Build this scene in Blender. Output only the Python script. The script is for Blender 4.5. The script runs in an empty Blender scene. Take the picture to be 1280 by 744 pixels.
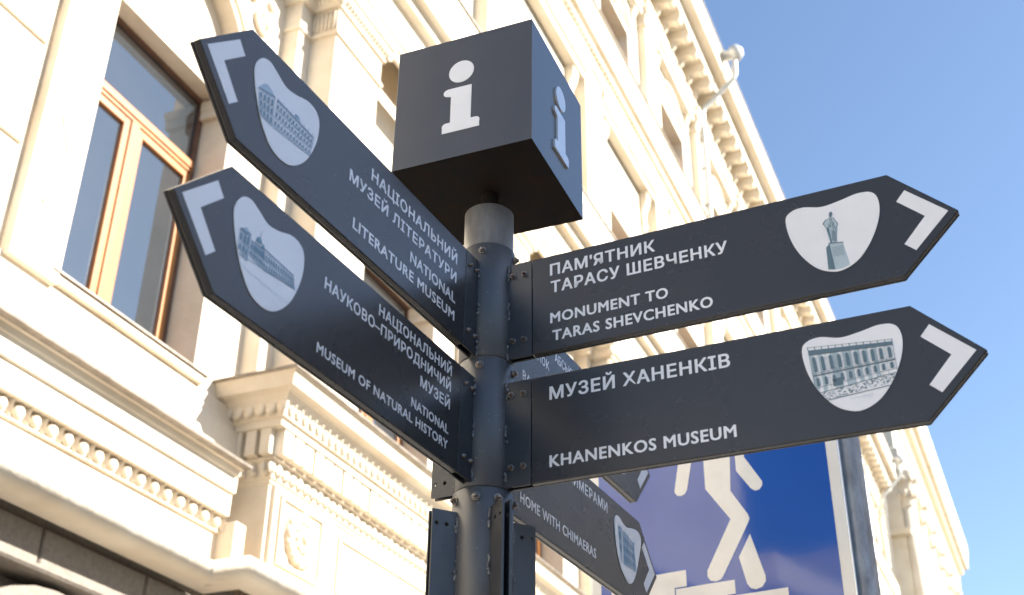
import bpy, bmesh, math, random
from mathutils import Vector, Matrix
random.seed(7)
R=math.radians
scene=bpy.context.scene
COL=scene.collection
# ------------------------------------------------------------------ camera
F_PX,PITCH,ROLL,HEAD,DIST=1567.14,0.52612,0.011398,0.022483,2.04441
CAMZ=1.6
def dirv(a): return Vector((math.sin(a),math.cos(a),0))
cF=Vector((math.sin(HEAD)*math.cos(PITCH),math.cos(HEAD)*math.cos(PITCH),math.sin(PITCH)))
cR=Vector((math.cos(HEAD),-math.sin(HEAD),0)); cU=cR.cross(cF)
cR2=cR*math.cos(ROLL)+cU*math.sin(ROLL); cU2=-cR*math.sin(ROLL)+cU*math.cos(ROLL)
cd=bpy.data.cameras.new('camera'); cam=bpy.data.objects.new('camera',cd); COL.objects.link(cam)
cam.matrix_world=Matrix(((cR2.x,cU2.x,-cF.x,0),(cR2.y,cU2.y,-cF.y,-DIST),(cR2.z,cU2.z,-cF.z,CAMZ),(0,0,0,1)))
cd.sensor_width=36; cd.sensor_fit='HORIZONTAL'; cd.lens=F_PX/1280*36; cd.clip_start=0.05; cd.clip_end=5000
cd.dof.use_dof=True; cd.dof.focus_distance=2.5; cd.dof.aperture_fstop=5.4; cd.dof.aperture_blades=7
scene.camera=cam
# ------------------------------------------------------------------ light
AF=0.43155                       # azimuth of the street / facade direction
P0=6.5                           # distance camera - facade plane
SUN_AZ=AF+math.atan2(1.506,.54); SUN_EL=R(32)
w=bpy.data.worlds.new('World'); scene.world=w; w.use_nodes=True
wn=w.node_tree.nodes; bg=wn['Background']
sky=wn.new('ShaderNodeTexSky'); sky.sky_type='NISHITA'; sky.sun_disc=False
sky.sun_elevation=SUN_EL; sky.sun_rotation=SUN_AZ; sky.air_density=1.0; sky.dust_density=0.4; sky.ozone_density=2.0
w.node_tree.links.new(sky.outputs[0],bg.inputs[0]); bg.inputs[1].default_value=0.070
sl=bpy.data.lights.new('sun','SUN'); sun=bpy.data.objects.new('sun',sl); COL.objects.link(sun)
sl.energy=5.0; sl.angle=R(.53); sl.color=(1,.955,.89)
sd=dirv(SUN_AZ)*math.cos(SUN_EL)+Vector((0,0,math.sin(SUN_EL)))
sun.rotation_euler=sd.to_track_quat('Z','Y').to_euler(); sun.location=sd*60
scene.view_settings.view_transform='Standard'; scene.view_settings.look='None'
scene.view_settings.exposure=1.86; scene.view_settings.gamma=1
# ------------------------------------------------------------------ materials
def nd(nt,t,**k):
    n=nt.nodes.new(t)
    for a,b in k.items():
        if a in n.inputs: n.inputs[a].default_value=b
        else: setattr(n,a,b)
    return n
def mat(name,col,rough=.6,metal=0,col2=None,scale=8,bump=0,bscale=60,ior=1.5,coat=0,rvar=0,detail=6,dist=.002,spec=None,streak=0,specks=None):
    m=bpy.data.materials.new(name); m.use_nodes=True; nt=m.node_tree; b=nt.nodes['Principled BSDF']
    b.inputs['Roughness'].default_value=rough; b.inputs['Metallic'].default_value=metal; b.inputs['IOR'].default_value=ior
    b.inputs['Coat Weight'].default_value=coat; b.inputs['Coat Roughness'].default_value=.05
    if spec is not None: b.inputs['Specular IOR Level'].default_value=spec
    tc=nd(nt,'ShaderNodeTexCoord')
    b.inputs['Base Color'].default_value=(*col,1)
    out=None
    if col2:
        n=nd(nt,'ShaderNodeTexNoise',Scale=scale,Detail=detail,Roughness=.62)
        if streak:
            mp=nd(nt,'ShaderNodeMapping'); mp.inputs['Scale'].default_value=(1,1,streak); nt.links.new(tc.outputs['Object'],mp.inputs[0]); nt.links.new(mp.outputs[0],n.inputs['Vector'])
        else: nt.links.new(tc.outputs['Object'],n.inputs['Vector'])
        r=nd(nt,'ShaderNodeValToRGB'); r.color_ramp.elements[0].position=.38; r.color_ramp.elements[1].position=.66
        r.color_ramp.elements[0].color=(*col,1); r.color_ramp.elements[1].color=(*col2,1)
        nt.links.new(n.outputs[0],r.inputs[0]); out=r.outputs[0]
        if rvar:
            mr=nd(nt,'ShaderNodeMapRange'); mr.inputs[3].default_value=rough-rvar; mr.inputs[4].default_value=rough+rvar
            n3=nd(nt,'ShaderNodeTexNoise',Scale=scale*2.7,Detail=5); nt.links.new(tc.outputs['Object'],n3.inputs['Vector'])
            nt.links.new(n3.outputs[0],mr.inputs[0]); nt.links.new(mr.outputs[0],b.inputs['Roughness'])
    if specks:
        sc,colr,th=specks[:3]
        v=nd(nt,'ShaderNodeTexVoronoi',Scale=sc); nt.links.new(tc.outputs['Object'],v.inputs['Vector'])
        n4=nd(nt,'ShaderNodeTexNoise',Scale=sc*.12,Detail=3); nt.links.new(tc.outputs['Object'],n4.inputs['Vector'])
        ma=nd(nt,'ShaderNodeMath',operation='MULTIPLY'); nt.links.new(n4.outputs[0],ma.inputs[0]); ma.inputs[1].default_value=th
        lt=nd(nt,'ShaderNodeMath',operation='LESS_THAN'); nt.links.new(v.outputs['Distance'],lt.inputs[0]); nt.links.new(ma.outputs[0],lt.inputs[1])
        mi=nd(nt,'ShaderNodeMath',operation='MULTIPLY'); nt.links.new(lt.outputs[0],mi.inputs[0]); 
        vc=nd(nt,'ShaderNodeSeparateColor'); nt.links.new(v.outputs['Color'],vc.inputs[0])
        gt=nd(nt,'ShaderNodeMath',operation='GREATER_THAN'); gt.inputs[1].default_value=.82; nt.links.new(vc.outputs[0],gt.inputs[0]); nt.links.new(gt.outputs[0],mi.inputs[1])
        mx=nd(nt,'ShaderNodeMix',data_type='RGBA'); mx.inputs[7].default_value=(*colr,1)
        m5=nd(nt,'ShaderNodeMath',operation='MULTIPLY'); m5.inputs[1].default_value=.6; nt.links.new(mi.outputs[0],m5.inputs[0])
        nt.links.new(m5.outputs[0],mx.inputs[0])
        if out: nt.links.new(out,mx.inputs[6])
        else: mx.inputs[6].default_value=(*col,1)
        out=mx.outputs[2]
    if out: nt.links.new(out,b.inputs['Base Color'])
    if bump:
        n2=nd(nt,'ShaderNodeTexNoise',Scale=bscale,Detail=5,Roughness=.6); nt.links.new(tc.outputs['Object'],n2.inputs['Vector'])
        bp=nd(nt,'ShaderNodeBump',Strength=bump,Distance=dist); nt.links.new(n2.outputs[0],bp.inputs['Height']); nt.links.new(bp.outputs[0],b.inputs['Normal'])
    return m
M={}
M['stone']=mat('cream_stone',(.74,.66,.535),.85,col2=(.61,.51,.385),scale=1.1,bump=.5,bscale=14,dist=.012,detail=9)
M['stone2']=mat('cream_stucco',(.75,.675,.555),.85,col2=(.63,.54,.41),scale=.8,bump=.4,bscale=9,dist=.012,detail=9)
M['carve']=mat('carved_stone',(.78,.67,.51),.85,col2=(.55,.43,.29),scale=6,bump=.6,bscale=26,dist=.015)
M['shade_stone']=mat('shade_toned_stone',(.25,.215,.175),.9,col2=(.185,.158,.13),scale=30,bump=.6,bscale=70,dist=.006)  # darkened stone colour stands in for the street shadow on the lower courses
M['flash']=mat('weathered_zinc_flashing',(.20,.17,.14),.6,.3,col2=(.33,.28,.23),scale=9)  # metal edging; its dark tone also stands in for contact shade at ledges
M['wood']=mat('varnished_pine',(.40,.165,.04),.38,col2=(.30,.11,.025),scale=7,streak=.12,bump=.1,bscale=40,coat=.3)
M['brown']=mat('dark_brown_frame',(.10,.05,.03),.5,col2=(.15,.075,.045),scale=9)
M['pane']=mat('window_glass',(.022,.030,.038),.02,ior=2.7,col2=(.028,.035,.04),scale=.8,bump=.03,bscale=1.4,dist=.02)
M['panel']=mat('graphite_panel_paint',(.031,.0295,.0295),.27,ior=1.6,col2=(.034,.0325,.0325),scale=3,detail=2,rvar=.03,specks=(85,(.24,.25,.26),.13))
M['bracket']=mat('graphite_bracket_paint',(.022,.025,.031),.36,ior=1.65,col2=(.034,.036,.041),scale=18,rvar=.1,bump=.3,bscale=300,dist=.0006,specks=(240,(.35,.37,.38),.2))
M['polep']=mat('painted_pole',(.058,.062,.070),.42,ior=1.65,col2=(.076,.080,.088),scale=14,rvar=.1,bump=.35,bscale=160,dist=.0008,streak=.4,specks=(150,(.42,.44,.45),.24))
M['cubep']=mat('satin_cube_paint',(.050,.046,.043),.22,ior=1.85,col2=(.056,.052,.049),scale=6,rvar=.03,streak=.1)
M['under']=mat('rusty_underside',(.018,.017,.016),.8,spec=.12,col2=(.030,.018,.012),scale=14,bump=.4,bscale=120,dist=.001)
M['galv']=mat('galvanised_steel',(.40,.39,.38),.42,.5,col2=(.22,.21,.20),scale=30,rvar=.12,bump=.3,bscale=120,dist=.0008,streak=.3,detail=9)
M['bolt']=mat('worn_bolt',(.34,.33,.32),.36,.8,col2=(.15,.10,.07),scale=90,bump=.4,bscale=400,dist=.0006)
M['weld']=mat('weld_bead',(.07,.078,.09),.42,.2,col2=(.20,.21,.22),scale=120,bump=.7,bscale=300,dist=.002)
M['white']=mat('reflective_white_vinyl',(.86,.86,.87),.24,ior=1.95,col2=(.82,.82,.83),scale=15,bump=.05,bscale=500,dist=.0001)
M['letter']=mat('polished_letter',(.86,.87,.88),.16,.35,ior=2.2)
M['ink']=mat('blue_grey_print',(.10,.17,.22),.45)
M['ink2']=mat('pale_blue_print',(.42,.52,.58),.45)
M['inkb']=mat('blue_print',(.16,.31,.43),.4)
M['inkb2']=mat('light_blue_print',(.46,.60,.72),.4)
M['hole']=mat('dark_hole',(.01,.01,.012),.8)
M['blue']=mat('blue_sign_film',(.0003,.055,.33),.05,ior=1.5,coat=.4,col2=(.0003,.062,.36),scale=3,bump=.035,bscale=9,dist=.004)
M['signwhite']=mat('white_sign_film',(.72,.71,.68),.16,ior=1.5,coat=.6,col2=(.66,.65,.61),scale=12,bump=.04,bscale=9,dist=.004)
M['alu']=mat('aluminium_edge',(.62,.64,.66),.25,.9)
M['asphalt']=mat('asphalt',(.05,.05,.052),.9,col2=(.07,.07,.07),scale=20,bump=.5,bscale=200)
M['paving']=mat('concrete_paving',(.30,.29,.27),.85,col2=(.24,.23,.21),scale=4,bump=.3,bscale=90)
M['ground']=mat('earth',(.16,.14,.11),.95,col2=(.12,.11,.08),scale=.4)
M['ochre']=mat('grey_render',(.46,.47,.49),.9,col2=(.38,.39,.41),scale=.6,bump=.3,bscale=12,dist=.01)
M['roof']=mat('dark_roof_sheet',(.09,.08,.075),.6,.3)
M['pipe']=mat('painted_downpipe',(.55,.56,.55),.45,.2,col2=(.45,.46,.45),scale=6)
# ------------------------------------------------------------------ helpers
class MB:
    def __init__(s): s.v=[]; s.f=[]; s.m=[]; s.sm=[]
    def add(s,vs,fs,mi=0,smooth=False):
        o=len(s.v); s.v+= [tuple(v) for v in vs]; s.f+=[[i+o for i in f] for f in fs]; s.m+=[mi]*len(fs); s.sm+=[smooth]*len(fs); return s
    def box(s,x0,x1,y0,y1,z0,z1,mi=0):
        return s.add([(x0,y0,z0),(x1,y0,z0),(x1,y1,z0),(x0,y1,z0),(x0,y0,z1),(x1,y0,z1),(x1,y1,z1),(x0,y1,z1)],
            [(0,3,2,1),(4,5,6,7),(0,1,5,4),(1,2,6,5),(2,3,7,6),(3,0,4,7)],mi)
    def cham(s,x0,x1,y0,y1,z0,z1,c,mi=0):
        # block whose front (-y) face is chamfered by c
        return s.add([(x0,y1,z0),(x1,y1,z0),(x1,y1,z1),(x0,y1,z1),(x0,y0+c,z0),(x1,y0+c,z0),(x1,y0+c,z1),(x0,y0+c,z1),
            (x0+c,y0,z0+c),(x1-c,y0,z0+c),(x1-c,y0,z1-c),(x0+c,y0,z1-c)],
            [(0,1,2,3),(0,4,5,1),(1,5,6,2),(2,6,7,3),(3,7,4,0),(4,8,9,5),(5,9,10,6),(6,10,11,7),(7,11,8,4),(8,11,10,9)],mi)
    def prism(s,pts,z0,z1,axis='z',mi=0):
        n=len(pts)
        def P(a,b,c): return {'z':(a,b,c),'y':(a,c,b),'x':(c,a,b)}[axis]
        return s.add([P(a,b,z0) for a,b in pts]+[P(a,b,z1) for a,b in pts],[list(range(n))[::-1],list(range(n,2*n))]+[(i,(i+1)%n,n+(i+1)%n,n+i) for i in range(n)],mi)
    def tube(s,path,r,n=12,mi=0,caps=True,smooth=True):
        path=[Vector(p) for p in path]; rr=r if isinstance(r,(list,tuple)) else [r]*len(path)
        vs=[];fs=[]
        up=None
        for i,p in enumerate(path):
            t=(path[min(i+1,len(path)-1)]-path[max(i-1,0)]).normalized()
            if up is None:
                up=Vector((0,0,1)) if abs(t.z)<.9 else Vector((1,0,0))
            a=t.cross(up).normalized(); b=a.cross(t).normalized(); up=b
            for k in range(n):
                th=2*math.pi*k/n; vs.append(p+(a*math.cos(th)+b*math.sin(th))*rr[i])
        for i in range(len(path)-1):
            for k in range(n): fs.append((i*n+k,i*n+(k+1)%n,(i+1)*n+(k+1)%n,(i+1)*n+k))
        s.add(vs,fs,mi,smooth)
        if caps:
            o=len(s.v)-len(vs); s.f+=[[o+k for k in range(n)][::-1],[o+(len(path)-1)*n+k for k in range(n)]]; s.m+=[mi]*2; s.sm+=[False]*2
        return s
    def lathe(s,prof,c=(0,0,0),n=24,mi=0,axis='z',smooth=True):
        vs=[];fs=[]
        for (r,h) in prof:
            for k in range(n):
                th=2*math.pi*k/n; a,b=r*math.cos(th),r*math.sin(th)
                q={'z':(a,b,h),'y':(a,h,b),'x':(h,a,b)}[axis]; vs.append((q[0]+c[0],q[1]+c[1],q[2]+c[2]))
        m=len(prof)
        for i in range(m-1):
            for k in range(n): fs.append((i*n+k,i*n+(k+1)%n,(i+1)*n+(k+1)%n,(i+1)*n+k))
        s.add(vs,fs,mi,smooth)
        o=len(s.v)-len(vs); s.f+=[[o+k for k in range(n)][::-1],[o+(m-1)*n+k for k in range(n)]]; s.m+=[mi]*2; s.sm+=[False]*2
        return s
    def ball(s,c,rx,ry,rz,n=8,m=5,mi=0):
        vs=[];fs=[]
        for i in range(m+1):
            ph=math.pi*i/m
            for k in range(n):
                th=2*math.pi*k/n; vs.append((c[0]+rx*math.sin(ph)*math.cos(th),c[1]+ry*math.sin(ph)*math.sin(th),c[2]+rz*math.cos(ph)))
        for i in range(m):
            for k in range(n): fs.append((i*n+k,i*n+(k+1)%n,(i+1)*n+(k+1)%n,(i+1)*n+k))
        return s.add(vs,fs,mi,True)
    def sweep(s,path,prof,mi=0,smooth=False,cap=True):
        """path: [(s,p)] in facade plan, outward on the +p side when s grows; prof: [(out,z)]"""
        n=len(path); offs=[]
        for i in range(n):
            ns=[]
            if i>0: ns.append(nrm(path[i-1],path[i]))
            if i<n-1: ns.append(nrm(path[i],path[i+1]))
            if len(ns)==1: offs.append(ns[0])
            else:
                a=(ns[0][0]+ns[1][0],ns[0][1]+ns[1][1]); l=a[0]*ns[0][0]+a[1]*ns[0][1]; offs.append((a[0]/l,a[1]/l))
        m=len(prof); vs=[];fs=[]
        for (q,o) in zip(path,offs):
            for (u,z) in prof: vs.append((q[0]+o[0]*u,-(q[1]+o[1]*u),z))
        for i in range(n-1):
            for k in range(m-1): fs.append((i*m+k,(i+1)*m+k,(i+1)*m+k+1,i*m+k+1))
        s.add(vs,fs,mi,smooth)
        if cap:
            o=len(s.v)-len(vs); s.f+=[[o+k for k in range(m)],[o+(n-1)*m+k for k in range(m)][::-1]]; s.m+=[mi]*2; s.sm+=[False]*2
        return s
    def mesh(s,name,mats):
        me=bpy.data.meshes.new(name); me.from_pydata(s.v,[],s.f)
        for m in (mats if isinstance(mats,(list,tuple)) else [mats]): me.materials.append(M[m] if isinstance(m,str) else m)
        me.polygons.foreach_set('material_index',s.m); me.polygons.foreach_set('use_smooth',s.sm); me.update(); return me
    def obj(s,name,mats,parent=None,bevel=0,fix=True):
        me=s.mesh(name,mats)
        if fix:
            bm=bmesh.new(); bm.from_mesh(me); bmesh.ops.recalc_face_normals(bm,faces=bm.faces); bm.to_mesh(me); bm.free()
        return link(name,me,parent,bevel=bevel)
def nrm(a,b):
    dx,dy=b[0]-a[0],b[1]-a[1]; l=math.hypot(dx,dy); return (-dy/l,dx/l)
def link(name,me,parent=None,loc=None,bevel=0,rot=None,scale=None):
    o=bpy.data.objects.new(name,me); COL.objects.link(o)
    if parent: o.parent=parent
    if loc is not None: o.location=loc
    if rot is not None: o.rotation_euler=rot
    if scale is not None: o.scale=scale
    if bevel:
        b=o.modifiers.new('bevel','BEVEL'); b.width=bevel; b.segments=2; b.limit_method='ANGLE'; b.angle_limit=R(40)
    return o
def tag(o,label=None,cat=None,group=None,kind=None):
    if label: o['label']=label
    if cat: o['category']=cat
    if group: o['group']=group
    if kind: o['kind']=kind
    return o
def empty(name,mw=None,loc=None):
    o=bpy.data.objects.new(name,None); COL.objects.link(o); o.empty_display_size=.2
    if mw is not None: o.matrix_world=mw
    if loc is not None: o.location=loc
    return o
def basis(X,Y,Z,O): return Matrix(((X.x,Y.x,Z.x,O.x),(X.y,Y.y,Z.y,O.y),(X.z,Y.z,Z.z,O.z),(0,0,0,1)))
UF=dirv(AF); NF=dirv(AF+math.pi/2)
OF=Vector((0,-DIST,0))-NF*P0
MF=basis(UF,-NF,Vector((0,0,1)),OF)       # facade frame: x along street, y into the wall, z up
def fb(mb,s0,s1,p0,p1,z0,z1,mi=0): return mb.box(s0,s1,-p1,-p0,z0,z1,mi)
# ================================================================== SETTING
def sheet(name,pts,z,m,label=None,thick=0):
    mb=MB(); mb.prism([(p[0],p[1]) for p in pts],z-thick,z) if thick else mb.add([(p[0],p[1],z) for p in pts],[range(len(pts))])
    o=mb.obj(name,m); o['kind']='structure'; return o
def fw(s,p): q=OF+UF*s+NF*p; return (q.x,q.y)
sheet('ground',[(-1500,-1500),(1500,-1500),(1500,1500),(-1500,1500)],-.15,'ground')
sheet('road',[fw(-150,10.2),fw(300,10.2),fw(300,17.5),fw(-150,17.5)],-.13,'asphalt')
sheet('pavement',[fw(-150,-1),fw(300,-1),fw(300,10),fw(-150,10)],0,'paving',thick=.14)
sheet('far_pavement',[fw(-150,17.7),fw(300,17.7),fw(300,20.4),fw(-150,20.4)],0,'paving',thick=.14)
sheet('kerb',[fw(-150,10.02),fw(300,10.02),fw(300,10.18),fw(-150,10.18)],.012,'shade_stone',thick=.15)
sheet('far_kerb',[fw(-150,17.52),fw(300,17.52),fw(300,17.68),fw(-150,17.68)],.012,'shade_stone',thick=.15)
# ================================================================== MAIN BUILDING
B=empty('stone_building',MF); tag(B,'ornate cream stone building with carved cornices and orange window frames behind the signpost','building')
C0,PER,NB=7.04,4.55,12
SEND=60.0
winc=[C0+PER*k for k in range(-2,NB)]; pierc=[C0+PER/2+PER*k for k in range(0,NB)]
S0=-6.3
def wall_holes(mb,s0,s1,z0,z1,holes,p=0,depth=.38,mi=0,back=False):
    """wall face at p with rectangular holes (a,b,z0,z1), reveals going in"""
    holes=sorted(holes); cur=s0
    for (a,b,c,d_) in holes:
        mb.add([(cur,-p,z0),(a,-p,z0),(a,-p,z1),(cur,-p,z1)],[(0,1,2,3)],mi)
        mb.add([(a,-p,z0),(b,-p,z0),(b,-p,c),(a,-p,c)],[(0,1,2,3)],mi)
        mb.add([(a,-p,d_),(b,-p,d_),(b,-p,z1),(a,-p,z1)],[(0,1,2,3)],mi)
        q=-p+depth
        mb.add([(a,-p,c),(a,q,c),(a,q,d_),(a,-p,d_)],[(0,1,2,3)],mi)
        mb.add([(b,-p,c),(b,-p,d_),(b,q,d_),(b,q,c)],[(0,1,2,3)],mi)
        mb.add([(a,-p,d_),(a,q,d_),(b,q,d_),(b,-p,d_)],[(0,1,2,3)],mi)
        mb.add([(a,-p,c),(b,-p,c),(b,q,c),(a,q,c)],[(0,1,2,3)],mi)
        cur=b
    mb.add([(cur,-p,z0),(s1,-p,z0),(s1,-p,z1),(cur,-p,z1)],[(0,1,2,3)],mi)
# --- second-storey wall with arched niches
HW=.905; RZ=9.90; RR=.915
def arch_bay(mb,c):
    n=20; zt=11.62
    # jamb strips handled by holes up to RZ ; above: between arch curve and zt
    pts=[(c-RR*math.cos(math.pi*i/n),RZ+RR*math.sin(math.pi*i/n)) for i in range(n+1)]
    for (a,b) in zip(pts,pts[1:]):
        mb.add([(a[0],0,a[1]),(b[0],0,b[1]),(b[0],0,zt),(a[0],0,zt)],[(0,1,2,3)])
        mb.add([(a[0],0,a[1]),(a[0],.17,a[1]),(b[0],.17,b[1]),(b[0],0,b[1])],[(0,1,2,3)],1)
    # jambs below the arch
    for sgn in (-1,1):
        x=c+sgn*RR
        mb.add([(x,0,6.3),(x,.40,6.3),(x,.40,RZ),(x,0,RZ)],[(0,1,2,3)],1)
    # tympanum
    mb.add([(p[0],.17,p[1]) for p in pts]+[(c+RR,.17,9.65),(c-RR,.17,9.65)],[list(range(n+3))])
    mb.add([(c-RR,.17,9.65),(c+RR,.17,9.65),(c+RR,.42,9.65),(c-RR,.42,9.65)],[(0,1,2,3)],1)
mb=MB(); cur=5.5
for k,c in enumerate(winc):
    if c<C0: continue
    mb.add([(cur,0,5.8),(c-RR,0,5.8),(c-RR,0,11.62),(cur,0,11.62)],[(0,1,2,3)]); cur=c+RR
    mb.add([(c-RR,0,5.8),(c+RR,0,5.8),(c+RR,0,6.46),(c-RR,0,6.46)],[(0,1,2,3)])
    arch_bay(mb,c)
mb.add([(cur,0,5.8),(SEND,0,5.8),(SEND,0,11.62),(cur,0,11.62)],[(0,1,2,3)])
mb.obj('wall',['stone','stone'],B,fix=False)
# backing wall inside, side ends
mb=MB(); fb(mb,S0,SEND,-1.6,-.60,0,25.0); mb.obj('inner_wall','stone2',B)
mb=MB(); mb.box(S0-.4,S0,-.02,9,0,25.2); mb.obj('side_wall','stone2',B)
# coursed stone blocks left of the first pilaster (visible joints)
blk=MB().cham(-.596,.596,-.045,.03,-.242,.242,.010).mesh('stone_block',['stone'])
zc=6.36; row=0
while zc<11.5:
    x=5.54-.6-(.6 if row%2 else 0)
    while x>2.2:
        w_=1.0
        link('stone_block',blk,B,loc=(x,0,zc+.242),scale=(1,1,1)); x-=1.2
    if row%2: link('stone_block',blk,B,loc=(5.54-.3,0,zc+.242),scale=(.497,1,1)) if False else None
    row+=1; zc+=.4925
mb=MB(); fb(mb,S0,5.56,-.3,.012,5.8,11.62); mb.obj('wall','stone',B)
# pilaster left of the window
mb=MB(); fb(mb,5.60,6.12,0,.11,6.40,9.6); fb(mb,5.55,6.15,0,.16,9.6,9.68); fb(mb,5.58,6.12,0,.14,9.68,10.1)
mb.obj('pilaster','stone',B,bevel=.012)
mb=MB()
mb.tube([(5.86+.07*math.sin(z*7),-.112,z) for z in [6.95+.05*i for i in range(52)]],.014,6)
for i in range(40):
    z=6.97+i*.062; x_=5.86+.07*math.sin(z*7); mb.ball((x_+random.choice((-.035,.035)),-.11,z),random.uniform(.025,.05),.012,random.uniform(.02,.035),7,4)
mb.obj('pilaster_ornament','stone',B)
# --- string course and ledge, first part plain, then wrapping round the pedestals
T=[(0,4.72),(.13,4.72)]+[(.20+.10*math.cos(R(a)),4.815+.10*math.sin(R(a))) for a in range(-80,85,15)]+[(.13,4.93),(.0,4.93)]
bodyS,bodyP=8.75,.38
pathT=[(S0,0),(8.52,0),(8.52,.36),(SEND,.36)]
MB().sweep(pathT,T,smooth=True).obj('torus_moulding','stone',B,fix=True)
MB().lathe([(.106,0),(.112,.01),(.112,.05),(.106,.06)],(8.32,-.20,4.815),20,axis='x').obj('moulding_collar','stone',B)
MB().sweep([(S0,0),(8.75,0)],[(0,4.925),(.12,4.925),(.12,5.205),(.15,5.215),(.0,5.22)]).obj('frieze','stone',B)
MB().sweep([(S0,0),(8.42,0)],[(0,5.215),(.11,5.215),(.11,5.338),(.235,5.338),(.24,5.535),(.275,5.54),(.28,5.684),(.30,5.69),(.31,5.74),(.405,5.745),(.41,5.762),(0,5.80)]).obj('ledge','stone',B)
MB().sweep([(S0,0),(8.42,0)],[(.30,5.7415),(.42,5.7415),(.425,5.763),(.41,5.772),(.05,5.815),(.05,5.8)]).obj('ledge_flashing','flash',B)
fb(MB(),8.44,8.60,.0,.30,4.93,5.30).obj('end_block','stone',B,bevel=.01)
# egg and dart under the ledge
egg=MB().ball((0,-.01,0),.052,.045,.056,10,6).tube([(.066*math.cos(t),.012,.066*math.sin(t)) for t in [R(150+240*i/12) for i in range(13)]],.014,6).mesh('egg',['stone'])
dart=MB().add([(-.012,0,.055),(.012,0,.055),(.012,0,-.055),(-.012,0,-.055),(0,-.04,.055),(0,-.03,-.05)],[(0,4,5,3),(4,1,2,5),(0,1,4),(3,5,2)]).mesh('dart',['stone'])
x=2.4
while x<8.38:
    link('egg',egg,B,loc=(x+random.uniform(-.004,.004),-.145,5.273),rot=(random.uniform(-.1,.1),random.uniform(-.12,.12),0),scale=(random.uniform(.93,1.06),1,random.uniform(.92,1.04))); link('dart',dart,B,loc=(x+.085,-.15,5.273),scale=(1.4,1.3,1.05)); x+=.17
MB().sweep([(S0,0),(8.42,0)],[(.11,5.20),(.155,5.203),(.155,5.214),(.11,5.218)]).obj('bead_strip','stone',B)
# dado above the ledge with thin mouldings, sill
MB().sweep([(S0,0),(8.8,0)],[(0,5.8),(.10,5.8),(.10,6.20),(.075,6.215),(.075,6.29),(.045,6.305),(.045,6.42),(.0,6.43)]).obj('dado','stone',B)
mb=MB(); fb(mb,6.06,8.02,-.42,.10,6.43,6.50); mb.obj('window_sill','stone',B,bevel=.008)
mb=MB(); fb(mb,6.04,8.04,-.40,.125,6.503,6.520); mb.obj('sill_flashing','flash',B)
# rusticated course below, street shade put into its tone
gb=MB().cham(-.593,.593,-.05,.25,-.142,.142,.014).mesh('rusticated_block',['shade_stone'])
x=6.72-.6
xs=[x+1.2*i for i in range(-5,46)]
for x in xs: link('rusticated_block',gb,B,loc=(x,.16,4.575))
mb=MB(); fb(mb,S0,SEND,-.6,-.16,4.40,4.925); mb.obj('wall','shade_stone',B)
MB().sweep([(S0,-.3),(SEND,-.3)],[(0,4.39),(.20,4.39),(.22,4.41),(.22,4.435),(.0,4.44)]).obj('band','shade_stone',B)
mb=MB(); wall_holes(mb,S0,SEND,0,4.39,[(c-1.0,c+1.0,.8,3.6) for c in winc],p=-.42,depth=.18); mb.obj('wall','shade_stone',B,fix=False)
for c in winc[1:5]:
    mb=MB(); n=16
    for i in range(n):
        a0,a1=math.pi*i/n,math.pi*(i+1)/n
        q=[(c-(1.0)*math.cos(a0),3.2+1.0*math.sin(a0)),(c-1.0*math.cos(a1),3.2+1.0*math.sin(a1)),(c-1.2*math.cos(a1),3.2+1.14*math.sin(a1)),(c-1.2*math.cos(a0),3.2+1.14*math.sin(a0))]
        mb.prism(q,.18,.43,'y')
    mb.obj('arch_surround','shade_stone',B)
# --- risalit base: pedestals, panels, cornice with dentils
pathB=[(bodyS,-.2),(bodyS,bodyP),(SEND,bodyP)]
MB().sweep(pathB,[(0,4.90),(.09,4.90),(.09,4.95),(.04,4.99),(0,5.02),(0,5.74),(.02,5.745),(.02,5.775),(.04,5.78),(.045,5.93),(.09,5.945),(.09,5.958),(.03,5.96),(.03,6.20),(.19,6.205),(.20,6.265),(.23,6.27),(.25,6.33),(.33,6.44),(.36,6.452),(.42,6.46),(.47,6.575),(.48,6.578),(.0,6.60)]).obj('balcony_cornice','stone',B)
MB().sweep(pathB,[(.44,6.579),(.505,6.579),(.51,6.600),(.49,6.61),(.0,6.645),(0,6.60)]).obj('cornice_flashing','flash',B)
dent=MB().box(-.071,.071,-.078,.058,0,.236).mesh('dentil',['stone'])
x=8.75-.09+.075; i=0
while x<20:
    link('dentil',dent,B,loc=(x+random.uniform(-.003,.003),-(bodyP+.09)+random.uniform(-.004,.004),5.965)); x+=.177
for k in range(4): link('dentil',dent,B,loc=(bodyS-.09,-(.40-k*.155),5.965),rot=(0,0,-math.pi/2),scale=(.75,1,1))
mb=MB()
while x<SEND: mb.box(x-.071,x+.071,-(bodyP+.165),-(bodyP+.03),5.965,6.2); x+=.177
tag(mb.obj('far_dentils','stone',B),kind='stuff')
# carved leaf rows of the cornice
leaf=MB().ball((0,0,0),.062,.022,.078,8,5).ball((0,-.02,.035),.016,.018,.03,6,4).mesh('carved_leaf',['stone'])
drop=MB().ball((0,0,0),.060,.024,.066,8,5).ball((0,-.02,-.035),.018,.02,.02,6,4).mesh('carved_drop',['stone'])
x=8.60; n=0
while x<14.5:
    link('carved_leaf',leaf,B,loc=(x,-(bodyP+.262),6.355),rot=(.3,random.uniform(-.12,.12),0),scale=(random.uniform(.9,1.08),1,random.uniform(.88,1.05))); link('carved_drop',drop,B,loc=(x+.08,-(bodyP+.052),5.86)); x+=.118
for k in range(6): link('carved_leaf',leaf,B,loc=(bodyS-.275,-(.62-k*.118),6.355),rot=(0,-.35,math.pi/2)) 
for k in range(4): link('carved_drop',drop,B,loc=(bodyS-.065,-(.36-k*.118),5.86))
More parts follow.
